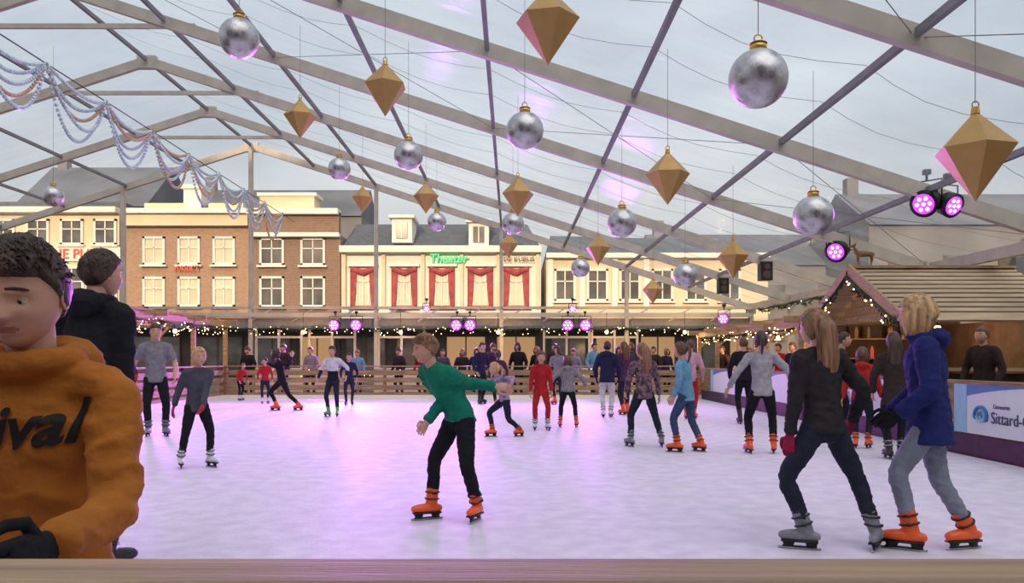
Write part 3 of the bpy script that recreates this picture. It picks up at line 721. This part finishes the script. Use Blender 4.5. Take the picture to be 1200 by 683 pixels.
for r,a0,a1,m in((.14,-.5,3.9,BNB),(.09,2.2,6.4,BNB2),(.045,0,4,BNB)):
    pts=[(6.13,10.42+r*math.cos(a),.55+r*.8*math.sin(a)) for a in np.linspace(a0,a1,16)]
    f.tube(pts,[(.006,.006)]+[(.024,.024)]*14+[(.006,.006)],m,6)
RB=f.build('rink_boards_with_banners',smooth=False)
NAVY=mat('banner_text_navy',S(30,50,90),.5)
text('banner_text','Sittard-Geleen',.21,(6.13,10.2,.47),(math.pi/2,0,-math.pi/2),NAVY,RB,.002);text('banner_text_small','Gemeente',.08,(6.13,10.15,.66),(math.pi/2,0,-math.pi/2),NAVY,RB,.002)
text('banner_text_far','IJSBAAN',.3,(6.13,14.9,.5),(math.pi/2,0,-math.pi/2),BNB,RB,.002)
def pergola(name,x0,x1,y0,y1,z):
    f=MB()
    for Y in np.arange(y0,y1+.1,(y1-y0)/4):
        for X in(x0,x1):f.box((X,Y,z/2),(.12,.12,z),WOOD)
        f.box(((x0+x1)/2,Y,z+.06),(x1-x0+.8,.08,.16),WOOD)
        f.beam((x0,Y,z-.5),(x0+.45,Y,z),.07,.07,WOOD)
    for X in(x0,x1):f.box((X,(y0+y1)/2,z-.02),(.09,y1-y0+.6,.16),WOOD)
    for X in np.arange(x0+.25,x1,.35):f.box((X,(y0+y1)/2,z+.17),(.06,y1-y0+.5,.05),WOOD)
    return f.build(name,smooth=False)
pergola('wooden_pergola',-12.2,-9.9,16.5,27.5,2.5);pergola('wooden_pergola',6.7,8.7,18.5,28.5,2.15)
garland('pine_garland_with_lights',[(-9.75,y,2.35) for y in np.arange(16.5,27.6,1.8)],7,.6);garland('pine_garland_with_lights',[(6.55,y,2.0) for y in np.arange(18.5,28.6,1.8)],7,.6)
garland('pine_garland_with_lights',[(8.75,y,3.05) for y in np.arange(17.5,30,1.8)],1,.9)
garland('fairy_light_string',[(x,26.05,.95) for x in np.arange(-9,6.2,1.7)],5,.02,.013)
f=MB()
for X in(-15.8,-13.2):
    for Y in(20.2,22.8):f.box((X,Y,1.1),(.12,.12,2.2),WOOD)
for k in range(7):f.box((-14.5,20.15,.08+.15*k),(2.7,.05,.14),WOOD);f.box((-13.15,21.5,.08+.15*k),(.05,2.6,.14),WOOD)
f.box((-14.5,20.0,1.12),(2.9,.4,.05),WOODL)
for sgn in(-1,1):
    for k in range(9):
        t=(k+.5)/9;R=Matrix.Rotation(-sgn*.48,3,'X');f.box((-14.5,21.5+sgn*1.75*t,2.98-.88*t),(3.2,.24,.03),WOODL,R)
for X in(-16.1,-12.9):
    for sgn in(-1,1):f.beam((X,21.5,3.02),(X,21.5+sgn*1.8,2.08),.05,.16,WOOD)
f.box((-14.5,22.8,1.2),(2.6,.05,2.2),WOODD)
f.build('wooden_market_stall',smooth=False)
# ------------------------------------------------------------------ chalet
f=MB();x0,x1=6.85,8.8;ya,yb=13.3,16.7;ze,zr=1.98,2.92;ym=15
for X in(x0,x1):
    for Y in(ya+.1,yb-.1):f.box((X,Y,ze/2),(.14,.14,ze),WOODD)
f.box(((x0+x1)/2,yb-.05,ze/2),(x1-x0,.06,ze),WOODD);f.box((x1,ym,ze/2),(.06,yb-ya,ze),WOODD)
for k in range(7):f.box((x0,ym,.08+.15*k),(.05,yb-ya,.14),WOODD)
for k in range(7):f.box(((x0+x1)/2,ya,.08+.15*k),(x1-x0,.05,.14),WOODD)
f.box((x0-.05,ym,1.12),(.4,yb-ya,.05),WOOD);f.box(((x0+x1)/2,ya-.05,1.12),(x1-x0,.4,.05),WOOD)
for k in range(6):
    z=ze+.02+.155*k;hw=(yb-ya)/2*(1-(z+.07-ze)/(zr-ze))
    if hw>0:f.box((x0-.02,ym,z+.07),(.05,hw*2,.145),WOOD)
nb=11
for sgn in(-1,1):
    for k in range(nb):
        t0=k/nb;t1=(k+1.12)/nb
        a=V((0,ym+sgn*2.1*t0,zr+.06-(zr-1.93)*t0*1.03));b=V((0,ym+sgn*2.1*t1,zr+.02-(zr-1.93)*t1*1.03))
        c=(a+b)/2;d=b-a;R=Matrix.Rotation(math.atan2(d.z,d.y),3,'X')
        f.box((7.9,c.y,c.z),(3.1,d.length,.035),WOODL,R)
        f.box((7.9,a.y,a.z-.0),(3.1,.03,.05),WOODD,R)
for X in(6.33,):
    for sgn in(-1,1):f.beam((X,ym,zr+.06),(X,ym+sgn*2.15,1.9),.05,.2,WOOD)
f.box((7.9,ym,zr+.1),(3.1,.16,.05),WOOD)
for k in range(4):f.box((7.85,yb-.25,.5+.4*k),(1.8,.3,.03),WOOD)
for k in range(26):
    X=7.05+random.random()*1.6;z=.52+.4*random.randint(0,3);f.tube([(X,yb-.3,z),(X,yb-.3,z+.16),(X,yb-.3,z+.24)],[.035,.035,.012],random.choice([REDS,GLOW,BNB,GOLDM]),8)
f.build('wooden_market_chalet',smooth=False)
garland('pine_garland_with_lights',[(6.3,15-2.1,1.85),(6.3,15-1.0,2.35),(6.3,15,2.85),(6.3,16,2.4),(6.3,17.1,1.9)],6,.8)
f=MB();BRN=mat('reindeer_fur',S(140,104,74),.9,0,.2,20,.3,80);zb=3.08
c=V((6.75,15,zb))
f2=MB();f2.tube([c+V((.32,0,.42)),c+V((.1,0,.44)),c+V((-.12,0,.44)),c+V((-.27,0,.50))],[.09,.11,.12,.08],0,14,smooth=3,rnd=True)
f2.tube([c+V((-.22,0,.48)),c+V((-.34,0,.66)),c+V((-.38,0,.74))],[.075,.05,.05],0,12,smooth=3,rnd=True)
f2.tube([c+V((-.34,0,.76)),c+V((-.46,0,.72)),c+V((-.54,0,.69))],[.055,.045,.03],0,12,rnd=True)
for X,kk in((.28,.04),(-.18,-.03)):
    for Y in(-.06,.06):f2.tube([c+V((X,Y,.40)),c+V((X+kk,Y,.22)),c+V((X,Y,.10)),c+V((X,Y,.0))],[.05,.03,.018,.02],0,10,smooth=2)
f2.tube([c+V((.36,0,.46)),c+V((.42,0,.40))],[.03,.012],0,8,rnd=True)
for Y in(-1,1):f2.ell(c+V((-.33,Y*.08,.80)),(.02,.05,.03),0,None,8,6)
co_,fs_=remesh(f2,.014,2);f.add(co_,fs_,BRN)
for Y in(-1,1):
    f.tube([c+V((-.34,Y*.03,.80)),c+V((-.28,Y*.12,.95)),c+V((-.32,Y*.2,1.12)),c+V((-.40,Y*.18,1.22))],[.016,.014,.011,.006],WOODL,8,smooth=3)
    for q,z in((.1,.93),(.17,1.05)):f.tube([c+V((-.29,Y*q,z)),c+V((-.42,Y*(q+.03),z+.10))],[.011,.005],WOODL,6)
o=f.build('reindeer_figure');o.scale=(.5,.5,.5);o.location=V((6.62,15,3.05))-c*.5

# ------------------------------------------------------------------ people
C=lambda n,r,g,b:cloth(n,S(r,g,b))
MUST=C('hoodie_mustard',172,104,40);GREEN=C('sweater_green',22,118,94);KJ=C('jacket_black',30,30,36);NAVYJ=C('parka_royal_blue',36,42,98)
GREYT=C('tshirt_grey',128,124,132);SWG=C('sweater_dark_grey',74,74,84);CHAR=C('jacket_charcoal',46,42,44);LGREY=C('sweater_light_grey',160,158,164);LBLUE=C('sweater_light_blue',104,152,180)
REDJ=C('jacket_red',172,44,38);REDC=C('coat_red',170,36,44);GREYJ=C('jacket_grey',132,128,136);NVJ=C('jacket_navy',38,36,70);PURJ=C('jacket_plum',74,44,78);WHT=C('shirt_white',205,203,212);PINKW=C('cardigan_pale_pink',196,150,170);BRW=C('coat_brown',56,44,42)
FLO=mat('floral_top',S(38,36,52),.85,0,0,22,.2,60,col2=S(150,110,120))
STRP=mat('sweater_pink_blue',S(92,92,130),.85,0,0,10,.2,60,col2=S(196,150,180))
o,b=person('hooded_boy',-.99,1.70,1.525,4,MUST,PANT_K,BOOT_O,H_DARK,'short',lean=9,hands=((-.20,-.22,.96),(.215,-.37,.985)),glove=GLV_B,tl=-.03,bulk=1.0,hood=True,det=2,headyaw=0,headtilt=13,feet=((-.12,0),(.12,.05)),poles=(None,(.3,.8,-.9)),hs=1.0)
BT=mat('hoodie_print_black',S(22,18,18),.8)
tc_=bpy.data.curves.new('tmp','FONT');tc_.body='Revival';tc_.size=.125;tc_.shear=.35;tc_.offset=.003;tc_.align_x='CENTER';tc_.resolution_u=6
to=bpy.data.objects.new('tmp',tc_);sc.collection.objects.link(to);me=bpy.data.meshes.new_from_object(to.evaluated_get(bpy.context.evaluated_depsgraph_get()));bpy.data.objects.remove(to)
bm=bmesh.new();bm.from_mesh(me);bmesh.ops.triangulate(bm,faces=bm.faces)
for _ in range(3):
    ed=[e for e in bm.edges if e.calc_length()>.010]
    if ed:bmesh.ops.subdivide_edges(bm,edges=ed,cuts=1);bmesh.ops.triangulate(bm,faces=bm.faces)
bv=BVHTree.FromPolygons([v.co for v in o.data.vertices],[tuple(p.vertices) for p in o.data.polygons])
cc=b['C']-b['cd']*.105*b['Hb']-b['lat']*.065;la=b['lat'];fw=b['fwd'];up=b['cd']
for v in bm.verts:
    src=cc+la*(v.co.x)+up*(v.co.y+v.co.x*.10)+fw*.2
    h=bv.ray_cast(src,-fw)
    v.co=(h[0]+fw*.005) if h[0] is not None else src-fw*.15
bm.to_mesh(me);bm.free();me.materials.clear();me.materials.append(BT)
lo=bpy.data.objects.new('chest_lettering',me);sc.collection.objects.link(lo);lo.parent=o
person('skater_man',-2.52,4.75,1.93,165,KJ,PANT_K,BOOT_B,H_DARK,'short',hood=True,bulk=1.06,tl=.06,glove=GLV_B,headyaw=-20,hands=((.2,.05,.90),(-.24,.05,.90)),det=2)
person('skater_man',-5.95,13.3,1.86,25,GREYT,PANT_K,BOOT_G,H_DARK,'short',short=True,hands=((-.42,-.1,.98),(.36,-.1,1.0)),feet=((-.12,0),(.14,.05)),tl=.05,bulk=1.05)
person('skater_girl',-3.76,9.5,1.40,40,SWG,PANT_K,BOOT_W,H_BLO,'pony',lean=8,feet=((-.17,-.05),(.14,.05)),hands=((-.27,-.05,.68),(.12,-.2,.66)),glove=GLV_R,tl=.06,bulk=1.05)
person('skater_woman',-5.75,19.9,1.66,-70,KJ,PANT_K,BOOT_O,H_DARK,'bob',lean=14,feet=((-.12,0),(.42,.1)),hands=((-.3,-.3,1.2),(.3,-.2,1.35)),det=0)
person('skater_boy',-4.0,17.8,1.56,-10,WHT,PANT_N,BOOT_GR,H_DARK,'short',feet=((-.1,0),(.1,0)),hands=((-.3,-.15,.85),(.32,-.1,.9)),top2=PANT_K,det=0)
person('skater_boy',-4.5,22,1.42,10,NVJ,PANT_N,BOOT_B,H_DARK,'short',det=0)
person('skater_child',-7.1,22.9,1.28,20,REDC,PANT_N,BOOT_W,H_DARK,'beanie',det=0)
person('skater_child',-8.4,24.6,1.15,60,REDC,PANT_K,BOOT_W,H_BRN,'short',det=0,lean=20)
person('skater_boy',-8.55,17.6,1.45,30,KJ,JEAN_B,BOOT_W,H_DARK,'short',det=0,top2=REDJ)
person('skater_boy',-.42,6.42,1.57,-52,GREEN,PANT_K,BOOT_O,H_LBR,'short',lean=39,feet=((-.23,.02),(.14,-.04)),hands=((-.25,-.14,.80),(.29,-.12,1.08)),det=2,headyaw=-14,headtilt=10,crouch=.0,tl=.02,fyaw=(-68,-20),bulk=1.08,poles=((.7,.3,0),(.3,.8,-.3)))
person('skater_girl',-.12,13.2,1.32,-70,STRP,PANT_N,BOOT_O,H_BLO,'pony',lean=24,feet=((-.2,0),(.26,.05)),hands=((-.42,-.1,.88),(.1,-.25,.82)),crouch=.04)
person('skater_girl',.52,14.4,1.40,5,REDC,PANT_R,BOOT_W,H_BRN,'long',feet=((-.1,0),(.12,0)),tl=.09,hands=((-.2,-.1,.62),(.2,-.1,.62)))
person('skater_girl',1.05,15,1.32,175,GREYJ,PANT_K,BOOT_O,H_BRN,'bob',feet=((.16,0),(-.14,0)),hood=True,bulk=1.15,hands=((.34,.05,.78),(-.34,.05,.78)))
person('skater_woman',2.1,17.6,1.66,170,NVJ,PANT_W,BOOT_W,H_DARK,'short',hood=True,bulk=1.15,tl=.07,glove=GLV_B)
person('skater_woman',2.62,18.4,1.66,200,PURJ,PANT_N,BOOT_O,H_BRN,'long',bulk=1.1,tl=.07,det=0)
person('skater_girl',1.94,11.7,1.52,192,FLO,JEAN_D,BOOT_G,H_LBR,'long',feet=((.26,0),(-.19,.02)),hands=((.24,.1,.75),(-.25,.12,.8)),lean=4,tl=.06,headyaw=25)
person('skater_girl',2.42,11.05,1.52,-125,LBLUE,JEAN_B,BOOT_O,H_BRN,'pony',feet=((.22,.05),(-.13,-.03)),hands=((-.12,.2,.78),(-.22,-.18,.78)),lean=8,tl=.06)
person('skater_man',3.8,17,1.68,160,PINKW,PANT_R,BOOT_O,H_BRN,'short',det=0,tl=.05)
person('skater_woman',3.42,10.9,1.67,172,LGREY,PANT_K,BOOT_O,H_DARK,'pony',feet=((.16,0),(-.17,0)),hands=((.42,.0,.93),(-.44,.05,.90)),lean=6,tl=.05,crouch=.02)
person('skater_girl',5.05,11.5,1.42,150,REDJ,JEAN_D,BOOT_O,H_BRN,'bob',hood=True,bulk=1.15,hands=((.3,.0,.72),(-.25,.1,.7)),tl=.05)
person('skater_woman',4.95,10.3,1.62,165,BRW,PANT_K,BOOT_B,H_DARK,'long',tl=.1,bulk=1.08)
person('skater_man',5.55,13.5,1.72,60,CHAR,PANT_K,BOOT_B,H_DARK,'short',det=0,bulk=1.1)
person('skater_man',4.6,15.8,1.70,170,KJ,PANT_K,BOOT_B,H_BRN,'short',det=0,bulk=1.1)
person('skater_girl',3.0,21.5,1.5,30,REDJ,PANT_K,BOOT_O,H_BRN,'long',det=0);person('skater_woman',1.3,22.5,1.64,-30,GREYJ,PANT_N,BOOT_O,H_DARK,'bob',det=0);person('skater_man',-.9,22.8,1.74,40,NVJ,PANT_K,BOOT_B,H_DARK,'short',det=0);person('skater_girl',-.35,20.6,1.48,190,PURJ,PANT_K,BOOT_O,H_DARK,'pony',det=0)
person('skater_woman',2.12,5.42,1.65,-158,CHAR,JEAN_D,BOOT_G,H_LBR,'long',feet=((.34,-.03),(-.12,.0)),hands=((.26,.16,.86),(-.24,-.02,.74)),glove=GLV_P,det=2,lean=6,tl=.03,bulk=1.06,headyaw=10,fyaw=(-215,-110))
person('skater_woman',2.84,5.42,1.73,-112,NAVYJ,JEAN_L,BOOT_O,H_BLO,'bob',feet=((.28,.02),(-.14,-.03)),hands=((-.14,.26,.92),(-.27,-.12,.93)),glove=GLV_B,det=2,lean=5,tl=.10,bulk=1.2,hood=True,fyaw=(-75,-120),headyaw=4)
tops=[KJ,CHAR,NVJ,BRW,REDC,PURJ,GREYJ,SWG,KJ,LBLUE,BRW];hs_=[H_DARK,H_BRN,H_BLK,H_LBR]
XS=[-8.9,-7.9,-6.6,-5.2,-3.9,-3.2,-2.4,-1.75,-1.2,-.6,.15,.8,1.5,2.2,2.7,3.2,3.7,4.2,4.8,5.3,5.9]
for i,X in enumerate(XS):
    person('spectator',X+random.uniform(-.1,.1),26.5+random.random()*1.6,random.uniform(1.55,1.82),random.uniform(-40,40),tops[(i*3)%11],PANT_K,BOOT_B,hs_[i%4],random.choice(['short','bob','short','beanie']),det=0,bulk=1.15,tl=.06,z0=0)
for X,Y,t in((-10.4,14.5,CHAR),(-10.8,18.0,KJ),(-10.5,20.5,NVJ),(7.3,12.3,BRW),(7.6,17.6,KJ),(7.7,11.4,REDC),(7.3,20.6,CHAR),(6.95,10.2,KJ),(7.4,22,REDC),(7.3,24.3,NVJ),(7.9,25.5,KJ),(7.25,27.3,BRW),(-11.0,24.3,REDC)):
    person('spectator',X,Y,random.uniform(1.6,1.8),90 if X<0 else -60,t,PANT_K,BOOT_B,random.choice(hs_),'short',det=0,bulk=1.15,tl=.06)
